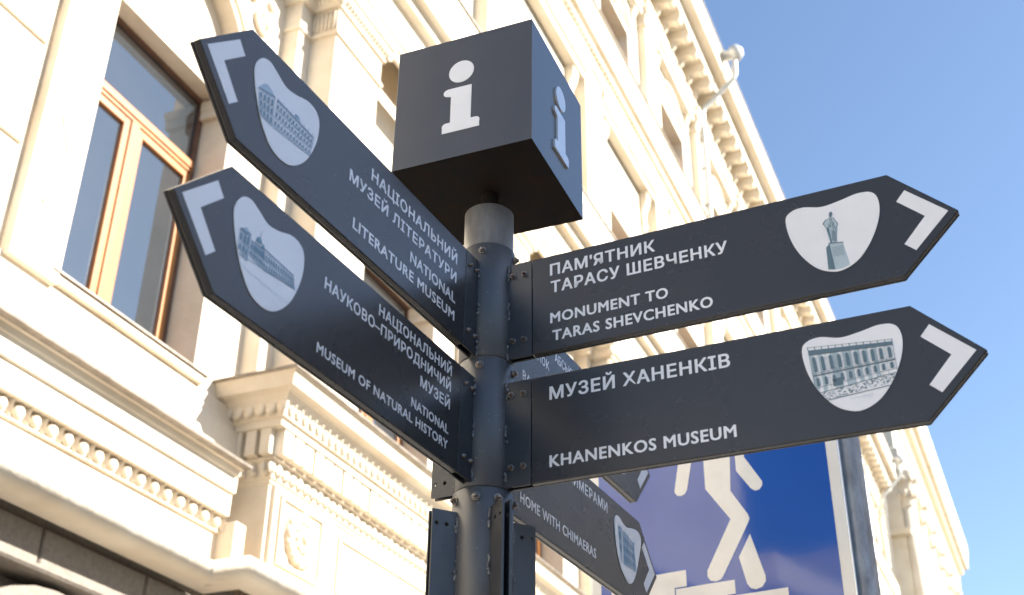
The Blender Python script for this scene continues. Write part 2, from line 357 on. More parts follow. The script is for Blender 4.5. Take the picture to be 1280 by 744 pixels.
# pedestals with rosettes
for k,c in enumerate(pierc[:5]):
    mb=MB(); fb(mb,c-.52,c+.52,bodyP-.1,bodyP+.045,5.0,5.74)
    mb.obj('pedestal','stone',B,bevel=.008)
    mb=MB()
    for (a,b,c0,c1) in ((c-.44,c+.30,5.64,5.68),(c-.44,c+.30,5.04,5.08),(c-.44,c-.40,5.08,5.64),(c+.26,c+.30,5.08,5.64)): fb(mb,a,b,bodyP+.04,bodyP+.075,c0,c1)
    mb.obj('panel_frame','stone',B,bevel=.008)
    mb=MB(); cc=(c-.07,-(bodyP+.05),5.36)
    mb.lathe([(.25,.02),(.25,-.02),(.22,-.045),(.17,-.03),(.10,-.025),(.0,-.03)],cc,24,axis='y')
    for j in range(12):
        a=2*math.pi*j/12; mb.ball((cc[0]+.19*math.cos(a),cc[1]-.03,cc[2]+.20*math.sin(a)),.062,.035,.062,8,5)
    for j in range(9):
        a=2*math.pi*j/9+.3; mb.ball((cc[0]+.09*math.cos(a),cc[1]-.035,cc[2]+.09*math.sin(a)),.045,.035,.045,8,5)
    mb.ball((cc[0],cc[1]-.05,cc[2]),.045,.05,.045,10,6)
    mb.obj('rosette','stone',B)
for k in range(4):
    a,b=pierc[k]+.56,pierc[k+1]-.56
    mb=MB()
    for (s0,s1,z0,z1) in ((a+.1,b-.1,5.62,5.65),(a+.1,b-.1,5.10,5.13),(a+.1,a+.13,5.13,5.62),(b-.13,b-.1,5.13,5.62)): fb(mb,s0,s1,bodyP-.01,bodyP+.03,z0,z1)
    mb.obj('panel_frame','stone',B)
# --- piers of the second storey
def pier(c,near):
    mb=MB(); fb(mb,c-.71,c+.71,-.1,.20,6.6,11.62); mb.obj('pier_back','stone',B,bevel=.01)
    mb=MB(); fb(mb,c-.48,c+.48,.15,.53,6.6,11.05); fb(mb,c-.52,c+.52,.1,.58,6.6,6.95); mb.obj('pier','stone',B,bevel=.01)
    mb=MB()
    mb.sweep([(c-.48,.0),(c-.48,.53),(c+.48,.53),(c+.48,.0)],[(0,11.0),(.035,11.01),(.04,11.035),(.03,11.06),(.012,11.065),(.012,11.38),(.05,11.385),(.05,11.41),(.09,11.46),(.10,11.56),(.13,11.58),(.13,11.63),(0,11.63)])
    mb.sweep([(c-.71,.0),(c-.71,.20),(c+.71,.20),(c+.71,.0)],[(0,11.0),(.03,11.01),(.035,11.035),(.02,11.06),(.012,11.38),(.05,11.385),(.09,11.46),(.12,11.63),(0,11.63)])
    mb.obj('capital','stone',B)
    if near:
        mb=MB()
        for i in range(6): mb.tube([(c-.495,-(.24+i*.052),11.09),(c-.495,-(.24+i*.052),11.36)],.019,6)
        for i in range(16): mb.tube([(c-.45+i*.06,-.545,11.10),(c-.45+i*.06,-.545,11.35)],.012,6)
        for i in range(10): mb.ball((c-.56,-(.10+i*.055),11.49),.03,.028,.05,7,4)
        for i in range(17): mb.ball((c-.5+i*.063,-.62,11.49),.028,.03,.05,7,4)
        for sg in (-1,1): # volutes
            for (px,r) in ((-.60,.095),):
                mb.tube([(c+sg*.56,-(px*-1)+.02+.0*t,11.50) if False else (c+sg*(.545),-.60+.0,11.50+.0)]+[(c+sg*(.545+.09*math.cos(t)*(1-t/14)),-.60,11.50+.09*math.sin(t)*(1-t/14)) for t in [j*.7 for j in range(17)]],.022,6)
        for yy in (-.24,):
            mb.ball((c-.70,yy,11.47),.09,.06,.09,9,6)
        mb.ball((c-.56,-.58,11.46),.085,.075,.085,10,6)
        mb.obj('capital_carving','stone',B)
for k,c in enumerate(pierc): pier(c,k<3)
# wall relief: scroll ornament between arch and pier, garlands
def spiral(mb,cx,cz,r,turns,sg=1,y=-.03,th=.03,a0=0):
    pts=[]
    n=int(turns*14)
    for i in range(n+1):
        t=i/n; a=a0+sg*2*math.pi*turns*t; rr=r*(1-.82*t); pts.append((cx+rr*math.cos(a),y,cz+rr*math.sin(a)))
    mb.tube(pts,[th*(1-.4*i/n) for i in range(n+1)],6)
for k,c in enumerate(winc[2:6]):
    for sg in (-1,1):
        x=c+sg*1.22
        if x<7.2: continue
        mb=MB(); spiral(mb,x,10.35,.20,1.8,-sg,th=.045); spiral(mb,x-sg*.06,10.78,.15,1.6,sg,th=.035,a0=1.5); spiral(mb,x+sg*.03,9.98,.12,1.5,-sg,th=.03)
        for i in range(26):
            mb.ball((x+random.gauss(0,.12),-.02,random.uniform(9.7,11.2)),random.uniform(.03,.07),.05,random.uniform(.03,.08),7,4)
        tag(mb.obj('wall_relief','stone',B),kind='stuff')
    mb=MB()   # archivolt
    n=24
    for (r0,r1,pp) in ((RR,RR+.05,.035),(RR+.11,RR+.15,.05)):
        for i in range(n):
            a0,a1=math.pi*i/n,math.pi*(i+1)/n
            mb.prism([(c-r0*math.cos(a0),RZ+r0*math.sin(a0)),(c-r0*math.cos(a1),RZ+r0*math.sin(a1)),(c-r1*math.cos(a1),RZ+r1*math.sin(a1)),(c-r1*math.cos(a0),RZ+r1*math.sin(a0))],-pp,.0,'y')
    mb.obj('archivolt','stone',B)
    mb=MB(); 
    for sg in (-1,1):
        x0,x1=sorted((c+sg*(RR+.01),c+sg*(RR-.07))); im=MB(); im.box(x0,x1,-.03,.36,9.50,9.56); im.box(x0+.01,x1-.01,-.02,.355,9.40,9.51); im.box(x0,x1,-.05,.365,9.555,9.62); im.obj('impost','stone',B,bevel=.006)
# --- windows
def window(c,hw,z0,z1,rec,tr,parent,mull=True,low=True,cheap=False):
    y=rec
    f=MB(); t=.055
    f.box(c-hw,c-hw+t,y-.03,y+.06,z0,z1); f.box(c+hw-t,c+hw,y-.03,y+.06,z0,z1); f.box(c-hw+t,c+hw-t,y-.03,y+.06,z1-t,z1); f.box(c-hw+t,c+hw-t,y-.03,y+.06,z0,z0+t)
    fo=f.obj('window',['brown'],parent)
    a,b=c-hw+t,c+hw-t
    if tr:
        g=MB(); g.box(a,b,y-.05,y+.05,tr-.07,tr+.07); g.box(a,b,y-.065,y-.05,tr-.03,tr+.05); g.obj('transom','wood',fo,bevel=0 if cheap else .006)
        MB().box(a,b,y,y+.012,tr+.07,z1-t).obj('pane','pane',fo)
        top=tr-.07
    else: top=z1-t
    if mull:
        MB().box(c-.055,c+.055,y-.055,y+.045,z0+t,top).obj('mullion','wood',fo,bevel=0 if cheap else .006)
        halves=((a,c-.055),(c+.055,b))
    else: halves=((a,b),)
    for (p,q) in halves:
        g=MB(); q0=.08
        g.box(p,p+q0,y-.035,y+.03,z0+t,top); g.box(q-q0,q,y-.035,y+.03,z0+t,top); g.box(p+q0,q-q0,y-.035,y+.03,top-q0,top); g.box(p+q0,q-q0,y-.035,y+.03,z0+t,z0+t+q0)
        g.obj('sash','wood',fo,bevel=0 if cheap else .006)
        MB().box(p+q0,q-q0,y,y+.012,z0+t+q0,top-q0).obj('pane','pane',fo)
    return fo
for k,c in enumerate(winc):
    if c>=C0-.1: window(c,.90,6.5,9.66,.38,8.80,B,cheap=c>12)
mb=MB()
for c in pierc[:0]: pass
# --- big entablature over the second storey
E=[(0,11.62),(.05,11.62),(.05,11.75),(.075,11.755),(.075,11.86),(.10,11.865),(.10,12.05),(.07,12.06),(.07,12.40),(.09,12.42),(.206,12.425),(.21,12.50),(.225,12.56),(.335,12.565),(.34,13.02),(.37,13.06),(.40,13.22),(.0,13.32)]
pathE=[(S0,-.1),(8.35,-.1),(8.35,.53),(SEND,.53)]
MB().sweep(pathE,E).obj('entablature','stone2',B)
MB().sweep(pathE,[(.38,13.223),(.425,13.223),(.43,13.25),(.0,13.34),(0,13.33)]).obj('cornice_flashing','flash',B)
mb=MB(); x=8.5
while x<34: mb.ball((x,-.625,11.95),.045,.03,.05,7,4); mb.ball((x+.06,-.615,11.80),.02,.02,.03,6,3); x+=.12
tag(mb.obj('carved_bead_course','stone',B),kind='stuff')
# --- third storey
mb=MB(); wall_holes(mb,S0,SEND,13.2,19.4,[(c-.93,c+.93,13.75,15.75) for c in winc]); mb.obj('wall','stone2',B,fix=False)
for c in winc:
    if c<8: continue
    window(c,.93,13.75,15.75,.36,15.1,B,cheap=True)
    # straight hood on consoles
    MB().sweep([(c-1.55,0),(c-1.55,.03),(c+1.55,.03),(c+1.55,0)],[(0,17.50),(.20,17.52),(.20,17.68),(.25,17.70),(.30,17.86),(.30,17.92),(0,17.97)]).obj('window_hood','stone2',B)
    for sg in (-1,1):
        x=c+sg*1.38; pts=[(0,16.55),(-.05,16.55),(-.11,16.68),(-.08,16.85),(-.09,17.05),(-.17,17.25),(-.19,17.42),(-.17,17.52),(0,17.52)]
        MB().prism(pts,x-.13,x+.13,'x').obj('console','stone2',B,bevel=.01)
    mb=MB(); 
    for (a,b,z0,z1) in ((c-1.10,c-.93,13.5,15.9),(c+.93,c+1.10,13.5,15.9),(c-1.10,c+1.10,15.752,15.92)): fb(mb,a,b,-.0,.045,z0,z1)
    mb.obj('window_surround','stone2',B)
for c in pierc:
    mb=MB(); fb(mb,c-.5,c+.5,-.1,.24,13.25,18.0); fb(mb,c-.55,c+.55,-.1,.29,13.25,13.7); mb.obj('pilaster','stone2',B,bevel=.01)
pathW=[(S0,0),(SEND,0)]
D=[(0,17.95),(.10,17.96),(.10,18.12),(.14,18.13),(.14,18.27),(.19,18.28),(.22,18.40),(.22,18.52),(.27,18.53),(.27,18.68),(.30,18.72),(.36,18.735),(.40,18.75),(.40,19.53),(.43,19.55),(0,19.62)]
MB().sweep(pathW,D).obj('string_course','stone2',B)
MB().sweep(pathW,[(.40,19.552),(.45,19.552),(.455,19.575),(0,19.645),(0,19.62)]).obj('cornice_flashing','flash',B)
mb=MB(); x=9
while x<45: mb.box(x-.05,x+.05,-.31,-.26,18.55,18.66); x+=.16
tag(mb.obj('small_dentils','stone2',B),kind='stuff')
# --- fourth storey
mb=MB(); wall_holes(mb,S0,SEND,19.5,24.9,[(c-1.0,c+1.0,19.95,21.9) for c in winc]); mb.obj('wall','stone2',B,fix=False)
for c in winc:
    if c<12: continue
    window(c,1.0,19.95,21.9,.38,21.2,B,cheap=True)
    MB().sweep([(c-1.5,0),(c-1.5,.03),(c+1.5,.03),(c+1.5,0)],[(0,22.95),(.05,22.97),(.17,23.02),(.17,23.18),(.23,23.22),(.23,23.30),(0,23.34)]).obj('window_hood','stone2',B)
    mb=MB(); n=14
    for (r0,r1,pp) in ((1.12,1.22,.07),(.86,.92,.05)):
        for i in range(n):
            a0,a1=math.pi*(.12+.76*i/n),math.pi*(.12+.76*(i+1)/n)
            mb.prism([(c-r0*math.cos(a0),21.75+r0*.95*math.sin(a0)),(c-r0*math.cos(a1),21.75+r0*.95*math.sin(a1)),(c-r1*math.cos(a1),21.75+r1*.95*math.sin(a1)),(c-r1*math.cos(a0),21.75+r1*.95*math.sin(a0))],-pp,.0,'y')
    for i in range(14): mb.ball((c+random.uniform(-.5,.5),-.02,22.25+random.uniform(-.2,.35)),random.uniform(.05,.12),.06,random.uniform(.05,.12),7,4)
    mb.obj('lunette_relief','stone2',B)
    for sg in (-1,1):
        x=c+sg*1.33; MB().prism([(0,22.45),(-.05,22.45),(-.09,22.6),(-.07,22.72),(-.14,22.88),(-.15,22.96),(0,22.96)],x-.1,x+.1,'x').obj('console','stone2',B)
for c in pierc:
    mb=MB(); fb(mb,c-.47,c+.47,-.1,.20,19.6,22.8); fb(mb,c-.52,c+.52,-.1,.24,19.6,20.1)
    mb.obj('pilaster','stone2',B,bevel=.01)
    mb=MB(); mb.sweep([(c-.47,0),(c-.47,.20),(c+.47,.20),(c+.47,0)],[(0,22.75),(.04,22.76),(.05,22.79),(.02,22.82),(.02,22.98),(.06,23.05),(.06,23.12),(.11,23.24),(.13,23.40),(.16,23.42),(.16,23.52),(0,23.52)])
    for i in range(5): mb.ball((c-.54,-(.02+i*.055),23.2),.045,.03,.08,7,4)
    for i in range(12): mb.ball((c-.5+i*.09,-.29,23.2),.035,.04,.08,7,4)
    for sg in (-1,1): mb.ball((c+sg*.53,-.27,23.33),.10,.09,.10,9,6)
    mb.obj('capital','stone2',B)
# --- crowning cornice
K=[(0,23.52),(.22,23.52),(.22,23.70),(.25,23.71),(.25,23.85),(.12,23.86),(.12,24.36),(.745,24.37),(.75,24.76),(1.04,24.775),(1.05,25.0),(1.02,25.02),(1.02,25.35),(1.05,25.45),(1.05,25.66),(0,25.72)]
MB().sweep(pathW,K).obj('crowning_cornice','stone2',B)
MB().sweep(pathW,[(1.03,25.663),(1.085,25.66),(1.09,25.70),(1.0,25.75),(0,25.80),(0,25.72)]).obj('roof_edge','flash',B)
MB().box(S0,SEND,0,9,25.2,26.3).obj('roof','roof',B)
# scroll modillions: s-shaped profile
mp=[(0,24.362),(0,23.95),(-.06,23.90),(-.15,23.90),(-.21,23.97),(-.22,24.06),(-.30,24.10),(-.42,24.10),(-.50,24.04),(-.60,24.06),(-.66,24.14),(-.66,24.26),(-.60,24.362)]
mm=MB().prism([(a-.12,b) for a,b in mp],-.11,.11,'x').mesh('modillion',['stone2'])
x=9.0
while x<SEND-.5:
    link('modillion',mm,B,loc=(x+random.uniform(-.012,.012),random.uniform(-.01,.01),0),scale=(random.uniform(.95,1.05),random.uniform(.96,1.03),1)); x+=.72
# thin bars and cable on the wall between floors
mb=MB(); mb.tube([(19.5,-.03,13.4),(19.5,-.03,17.4)],.012,6); mb.obj('cable','flash',B)
for z in (15.9,14.9):
    MB().tube([(18.55,0,z),(18.55,-.35,z-.02)],.012,6).obj('wall_hook','flash',B)
# ---------------------------------------------------------------- downpipes (things of their own)
def downpipe(name,s,label,near=True):
    o=empty(name,MF@Matrix.Translation((s,0,0))); tag(o,label,'downpipe','downpipes on the street facades')
    mb=MB(); mb.lathe([(.13,.30),(.15,.25),(.15,.02),(.24,-.02),(.25,-.20),(.15,-.30),(.10,-.34)],(0,-1.28,25.5),18,axis='y')
    mb.obj('hopper','pipe',o)
    mb=MB(); mb.tube([(0,-1.38,25.4),(0,-1.36,25.2),(0,-1.34,24.75),(0,-1.28,24.62),(0,-1.15,24.5),(0,-.40,23.85),(0,-.34,23.75),(0,-.32,23.55),(0,-.30,19.9),(0,-.5,19.6),(0,-.5,18.9)] if near else [(0,-1.38,25.4),(0,-1.34,24.7),(0,-.4,23.8),(0,-.3,19)],.075,12)
    mb.obj('pipe','pipe',o)
    for z in (20.6,21.8,22.9):
        MB().lathe([(.085,-.03),(.095,-.02),(.095,.02),(.085,.03)],(0,-.30,z),14).obj('collar','pipe',o)
downpipe('downpipe',pierc[4]-.05,'pale downpipe with round hopper jutting out from the roof edge above the upper right sign')
downpipe('downpipe',59.2,'small far downpipe with hopper, right of the blue sign pole',False)
# ================================================================== CORNER BUILDING (far, taller)
F=empty('corner_building',MF); tag(F,'taller cream building with deep dentilled cornice and columns at the far end of the street','building')
fs0,fs1,fp=62.0,95.0,.9
mb=MB(); 
wc=[fs0+2.4+4.1*i for i in range(8)]
wall_holes(mb,fs0,fs1,0,30.2,[(c-.8,c+.8,18.5,21.6) for c in wc],p=fp,depth=.4); mb.add([(fs0,-fp,0),(fs0,9,0),(fs0,9,31),(fs0,-fp,31)],[(0,1,2,3)]); mb.add([(fs1,-fp,0),(fs1,9,0),(fs1,9,31),(fs1,-fp,31)],[(3,2,1,0)])
mb.obj('wall','stone2',F,fix=False)
for c in wc:
    window(c,.8,18.5,21.6,-fp+.36,20.6,F,cheap=True)
pf=[(fs0,0),(fs0,fp),(fs1,fp),(fs1,0)]
MB().sweep(pf,[(0,26.0),(.15,26.0),(.15,26.6),(.25,26.65),(.25,27.2),(.10,27.3),(.10,29.6),(.25,29.65),(.25,30.1),(.30,30.15),(.32,30.8),(.42,30.85),(.42,30.95),(.95,31.0),(.98,31.5),(1.10,32.2),(1.12,32.9),(0,33.0)]).obj('cornice','stone2',F)
MB().box(fs0,fs1,-fp,9,32.9,33.2).obj('roof','roof',F)
db=MB().box(-.16,.16,-.34,0,0,.42).mesh('dentil',['stone2'])
x=fs0+.3
while x<fs1+.2: link('dentil',db,F,loc=(x,-(fp+.30),30.35)); x+=.56
for i in range(9):
    x=fs0+.35+4.05*i
    mb=MB(); mb.tube([(x,-(fp+.28),15),(x,-(fp+.28),18),(x,-(fp+.28),24.2)],[.42,.42,.36],16); mb.obj('column','stone2',F)
    mb=MB(); mb.lathe([(.36,24.1),(.42,24.15),(.38,24.25),(.40,24.5),(.5,24.9),(.46,25.1),(.62,25.6),(.66,25.9),(.66,26.0)],(x,-(fp+.28),0),16)
    for j in range(10):
        a=2*math.pi*j/10; mb.ball((x+.46*math.cos(a),-(fp+.28)+.46*math.sin(a),24.75),.13,.13,.25,7,4); mb.ball((x+.58*math.cos(a),-(fp+.28)+.58*math.sin(a),25.5),.14,.14,.2,7,4)
    mb.obj('capital','stone2',F)
    if i<8:
        mb=MB(); c=x+2.02
        for j in range(12): mb.ball((c+random.uniform(-.7,.7),-fp-.05,24.6+random.uniform(-.7,.7)),random.uniform(.12,.28),.2,random.uniform(.12,.28),7,4)
        mb.obj('relief','stone2',F)
MB().sweep(pf,[(0,22.6),(.3,22.65),(.35,22.9),(0,23.0)]).obj('string_course','stone2',F)
NB_=empty('added_neighbour',MF); tag(NB_,'lower cream building added unseen behind the camera, shaped for the reflections in the signs','building')  # added out of view; roofline shaped for what the signs reflect
nh=6.3
mb=MB()
for (z0,z1,h0,h1) in ((0,nh,1.0,3.4),):
    wall_holes(mb,-75,S0-.4,z0,z1,[(c-.7,c+.7,h0,h1) for c in [-73+3.6*i for i in range(18)]],p=0,depth=.3)
mb.add([(S0-.4,0,0),(S0-.4,9,0),(S0-.4,9,nh),(S0-.4,0,nh)],[(0,1,2,3)])
mb.obj('wall','stone2',NB_,fix=False)
MB().box(-75,S0-.5,.35,8,0,nh-.1).obj('inner_wall','brown',NB_)
MB().box(-75.2,S0-.42,-.4,9,nh,nh+.4).obj('cornice','stone2',NB_)
MB().box(-15.5,-13.0,-.15,6,nh+.4,nh+2.6).obj('added_attic','stone2',NB_)  # unseen block put in as a bright shape for the blue sign's reflection
MB().prism([(-.1,nh+.4),(9,nh+.4),(5,nh+1.6)],-75,S0-.6,'x').obj('roof','roof',NB_)
# ================================================================== BUILDING ACROSS THE STREET (behind the camera, seen in reflections, shades the pole)
OPP=empty('opposite_building',MF); tag(OPP,'plain grey building across the street, behind the camera and reflected in signs','building')
q=20.4
pn=MB().box(-.72,.72,-.02,.0,-1.1,1.1).mesh('window_pane',['pane'])
for (a0,a1,H_) in ((-41,3.2,4.3),(3.2,13.0,13.3),(13.0,28,4.3),(28,80,17.6)):  # section heights shaped to shade the pole and steer the sign reflections
    mb=MB()
    for (zb,zt,z0,z1) in ((0,4.3,1.0,3.4),(4.3,8.6,5.2,7.4),(8.6,13.3,9.4,11.6),(13.3,17.6,14.0,16.2)):
        if zt>H_+.1: continue
        n_c=int((a1-a0)/3.9); cs=[a0+(a1-a0)*(i+.5)/n_c for i in range(n_c)]
        t_=MB(); wall_holes(t_,a0,a1,zb,zt,[(c-.75,c+.75,z0,z1) for c in cs],p=0,depth=.25)
        mb.add([(a,-(q+b),c_) for a,b,c_ in t_.v],t_.f)
        for c in cs:
            if -20<c<50: link('window_pane',pn,OPP,loc=(c,-(q+.22),(z0+z1)/2))
    mb.obj('wall','ochre',OPP,fix=False)
    MB().box(a0,a1,-(q+12),-(q+.6),0,H_).obj('inner_wall','ochre',OPP)
    for e in (a0,a1): MB().box(e-.15,e+.15,-(q+12),-(q+.05),0,H_-.05).obj('end_wall','ochre',OPP)
    MB().box(a0-.2,a1+.2,-(q+12.2),-(q-.4),H_,H_+.45).obj('cornice','ochre',OPP)
    MB().prism([(-(q-.3),H_+.45),(-(q+12),H_+.45),(-(q+6),H_+2.2)],a0,a1,'x').obj('roof','roof',OPP)
# ================================================================== SIGNPOST
Z=lambda z:z+CAMZ
SP=empty('signpost',loc=(0,0,0)); tag(SP,'dark painted steel signpost with welded brackets carrying pointed museum signs','signpost')
def cyl(name,r,z0,z1,m,parent,c=.0015):
    return MB().lathe([(r-c,z0),(r,z0+c),(r,z1-c),(r-c,z1)],(0,0,0),56).obj(name,m,parent)
cyl('pole',.0478,0,Z(1.37),'galv',SP)
cyl('pole_neck',.018,Z(1.37),Z(1.4165),'under',SP,.002)
cyl('sleeve',.0505,Z(1.0385),Z(1.279),'polep',SP)
cyl('sleeve',.0505,Z(.790),Z(1.0365),'polep',SP)
cyl('sleeve',.0530,Z(.540),Z(.788),'polep',SP)
cyl('sleeve',.0530,Z(-1.45),Z(.537),'polep',SP)
# bolt mesh : washer + hex nut + domed end, axis +y pointing out (-y)
def boltmesh(r=.0048):
    mb=MB(); mb.lathe([(r*1.25,0),(r*1.25,-.0012),(r*1.05,-.0015)],(0,0,0),16,axis='y')
    mb.prism([(r*math.cos(i*math.pi/3),r*math.sin(i*math.pi/3)) for i in range(6)],-.0050,-.0012,'y')
    mb.lathe([(r*.62,-.0045),(r*.62,-.0075),(r*.50,-.0092),(r*.25,-.0100)],(0,0,0),12,axis='y'); return mb.mesh('bolt',['bolt'])
BM=boltmesh()
def domem(r=.0042):
    mb=MB(); mb.lathe([(r*1.15,0),(r*1.15,-.001),(r,-.0015),(r*.9,-.0035),(r*.6,-.0055),(r*.2,-.0062)],(0,0,0),14,axis='y'); return mb.mesh('bolt',['bolt'])
DM=domem()
SBM=boltmesh(.0062)
def setscrew(az,z,r):
    n=dirv(az); X=dirv(az-math.pi/2); 
    o=link('set_screw',SBM,SP); o.matrix_world=basis(X,-n,Vector((0,0,1)),n*r+Vector((0,0,Z(z)))); return o
for (z,r) in ((1.2605,.0505),(1.0195,.0505),(.7695,.053)):
    setscrew(R(180+13),z,r); setscrew(R(180-75),z,r)
setscrew(R(180-28),.7695,.053); setscrew(R(180+62),.7695,.053)
HZ=.199; T_=.0178
def weld(parent,x,z0,z1,y,seed):
    rnd=random.Random(seed); mb=MB(); z=z0
    while z<z1:
        if rnd.random()<.75: mb.ball((x+rnd.uniform(-.002,.002),y+rnd.uniform(-.001,.001),z),rnd.uniform(.0022,.0045),.0032,rnd.uniform(.003,.006),7,4)
        z+=rnd.uniform(.004,.007)
    return mb.obj('weld_bead','weld',parent)
def frame_of(a,of,z,ti):
    n=dirv(a+math.pi/2); X=dirv(a)*math.cos(ti)+Vector((0,0,math.sin(ti))); Zv=-dirv(a)*math.sin(ti)+Vector((0,0,math.cos(ti)))
    return basis(X,-n,Zv,n*of+Vector((0,0,Z(z))))     # local: x right, -y towards viewer, z up
def bracket(mw,sg,rp=.0505,holes=False,z0=0.0,seed=1,dots=True):
    """two parallel plates; sg=+1 sticks out to local +x"""
    for j,(y0,y1) in enumerate(((0,.004),(T_-.004,T_))):
        a,b=(rp-.004,.0968) if sg>0 else (-.0968,-(rp-.004))
        mb=MB(); 
        if holes:
            hr=.0042; pts=[]
            hx=[sg*.0705,sg*.0885]; hz=[.024,.175]
            # plate built as grid around holes
            xs=sorted([a,b]+[h-hr for h in hx]+[h+hr for h in hx]); zs=sorted([0,HZ]+[h-hr for h in hz]+[h+hr for h in hz])
            for i in range(len(xs)-1):
                for k in range(len(zs)-1):
                    cx,cz=(xs[i]+xs[i+1])/2,(zs[k]+zs[k+1])/2
                    if any(abs(cx-h)<hr*.9 for h in hx) and any(abs(cz-h)<hr*.9 for h in hz): continue
                    mb.add([(xs[i],y0,zs[k]),(xs[i+1],y0,zs[k]),(xs[i+1],y0,zs[k+1]),(xs[i],y0,zs[k+1])],[(0,1,2,3)])
                    mb.add([(xs[i],y1,zs[k]),(xs[i+1],y1,zs[k]),(xs[i+1],y1,zs[k+1]),(xs[i],y1,zs[k+1])],[(3,2,1,0)])
            mb.add([(a,y0,0),(b,y0,0),(b,y0,HZ),(a,y0,HZ),(a,y1,0),(b,y1,0),(b,y1,HZ),(a,y1,HZ)],[(0,4,5,1),(1,5,6,2),(2,6,7,3),(3,7,4,0)])
            for h in hx:
                for g in hz:
                    n=16; ring=[(math.cos(2*math.pi*i/n),math.sin(2*math.pi*i/n)) for i in range(n)]
                    sq=[]
                    for (u,v) in ring:
                        m_=max(abs(u),abs(v)); sq.append((u/m_,v/m_))
                    for yy in (y0,y1):
                        vs=[(h+hr*.86*u,yy,g+hr*.86*v) for u,v in ring]+[(h+hr*u,yy,g+hr*v) for u,v in sq]
                        mb.add(vs,[(i,(i+1)%n,n+(i+1)%n,n+i) for i in range(n)])
                    vs=[(h+hr*.86*u,y0,g+hr*.86*v) for u,v in ring]+[(h+hr*.86*u,y1,g+hr*.86*v) for u,v in ring]
                    mb.add(vs,[(i,(i+1)%n,n+(i+1)%n,n+i) for i in range(n)])
            o=mb.obj('bracket_plate','bracket',SP,fix=False)
        else:
            mb.box(a,b,y0,y1,0,HZ); o=mb.obj('bracket_plate','bracket',SP,bevel=.0006)
        o.matrix_world=mw
    for k,(z0_,z1_) in enumerate(((.002,.03),(.085,.115),(.165,.197))):
        wd=weld(SP,sg*(rp-.0005),z0_,z1_,-.0012,seed*10+k); wd.matrix_world=mw
    if not holes:
        for (x_,z_,me) in ((.0590,.0345,BM),(.0820,.0352,BM),(.0596,.1725,DM),(.0826,.1722,DM)):
            o=link('bolt',BM if sg>0 else DM,SP); o.matrix_world=mw@Matrix.Translation((sg*x_+random.uniform(-.001,.001),0,z_+random.uniform(-.001,.001)))@Matrix.Rotation(random.uniform(0,1),4,'Y')
# ------------------------------------------------------------------ text
HCAP=[None]
def textmesh(s,x0,x1,base,cap,y,bold=0,align=None):
    cu=bpy.data.curves.new('t','FONT'); cu.body=s; cu.size=1; cu.offset=bold; cu.resolution_u=3; cu.space_character=1.09
    o=bpy.data.objects.new('t',cu); COL.objects.link(o)
    if HCAP[0] is None:
        cu.body='H'; bpy.context.view_layer.update(); me=o.to_mesh(); HCAP[0]=max(v.co.y for v in me.vertices); o.to_mesh_clear(); cu.body=s
    bpy.context.view_layer.update(); me=o.to_mesh()
    vs=[v.co.copy() for v in me.vertices]; fs=[tuple(p.vertices) for p in me.polygons]; o.to_mesh_clear()
    bpy.data.objects.remove(o); bpy.data.curves.remove(cu)
    xa=min(v.x for v in vs); xb=max(v.x for v in vs); k=cap/HCAP[0]
    kx=(x1-x0)/(xb-xa) if x1 is not None else k
    return [(x0+(v.x-xa)*kx,y,base+v.y*k) for v in vs],fs
def lettering(parent,lines,y=-.0004,name='lettering',m='white'):
    for L in lines:
        vs,fs=textmesh(*L,y); mb=MB(); e=L[4]*.042
        for i,(dx,dz) in enumerate(((0,0),(e,0),(-e,0),(0,e*.7),(0,-e*.7),(e*.7,e*.6),(-e*.7,-e*.6),(e*.7,-e*.6),(-e*.7,e*.6))):
            mb.add([(v[0]+dx,v[1]-i*.000004,v[2]+dz) for v in vs],fs)
        mb.obj(name,m,parent,fix=False)
def catmull(p,n=6):
    out=[];N=len(p)
    for i in range(N):
        a,b,c,d_=p[i-1],p[i],p[(i+1)%N],p[(i+2)%N]
        for j in range(n):
            t=j/n; out.append(tuple(.5*((2*b[k])+(-a[k]+c[k])*t+(2*a[k]-5*b[k]+4*c[k]-d_[k])*t*t+(-a[k]+3*b[k]-3*c[k]+d_[k])*t**3) for k in (0,1)))
    return out
BLOB_R=[(.5744,.155),(.5850,.1690),(.606,.1724),(.637,.1650),(.669,.1690),(.699,.1748),(.722,.1700),(.7306,.150),(.7265,.118),(.7110,.082),(.6890,.052),(.665,.0370),(.643,.0352),(.616,.0490),(.592,.081),(.578,.118)]
BLOB_L=[(-.7335,.1228),(-.7350,.1445),(-.7230,.1650),(-.7050,.1718),(-.686,.1655),(-.663,.1565),(-.638,.1600),(-.6085,.1695),(-.586,.1665),(-.5750,.1510),(-.5757,.118),(-.589,.080),(-.607,.0535),(-.630,.0352),(-.655,.0295),(-.682,.0366),(-.706,.0616),(-.722,.091)]
# ------------------------------------------------------------------ drawings on the emblems
def hull(p):
    p=sorted(set((round(a,5),round(b,5)) for a,b in p))
    def half(q):
        o=[]
        for c in q:
            while len(o)>1 and (o[-1][0]-o[-2][0])*(c[1]-o[-2][1])-(o[-1][1]-o[-2][1])*(c[0]-o[-2][0])<=0: o.pop()
            o.append(c)
        return o[:-1]
    return half(p)+half(p[::-1])
def clip(poly,H):
    for (a,b) in zip(H,H[1:]+H[:1]):
        side=lambda q:(b[0]-a[0])*(q[1]-a[1])-(b[1]-a[1])*(q[0]-a[0])
        out=[]
        for i in range(len(poly)):
            p,q=poly[i-1],poly[i]; sp,sq=side(p),side(q)
            if (sp>=0)!=(sq>=0):
                t=sp/(sp-sq); out.append((p[0]+(q[0]-p[0])*t,p[1]+(q[1]-p[1])*t))
            if sq>=0: out.append(q)
        poly=out
        if len(poly)<3: return None
    return poly
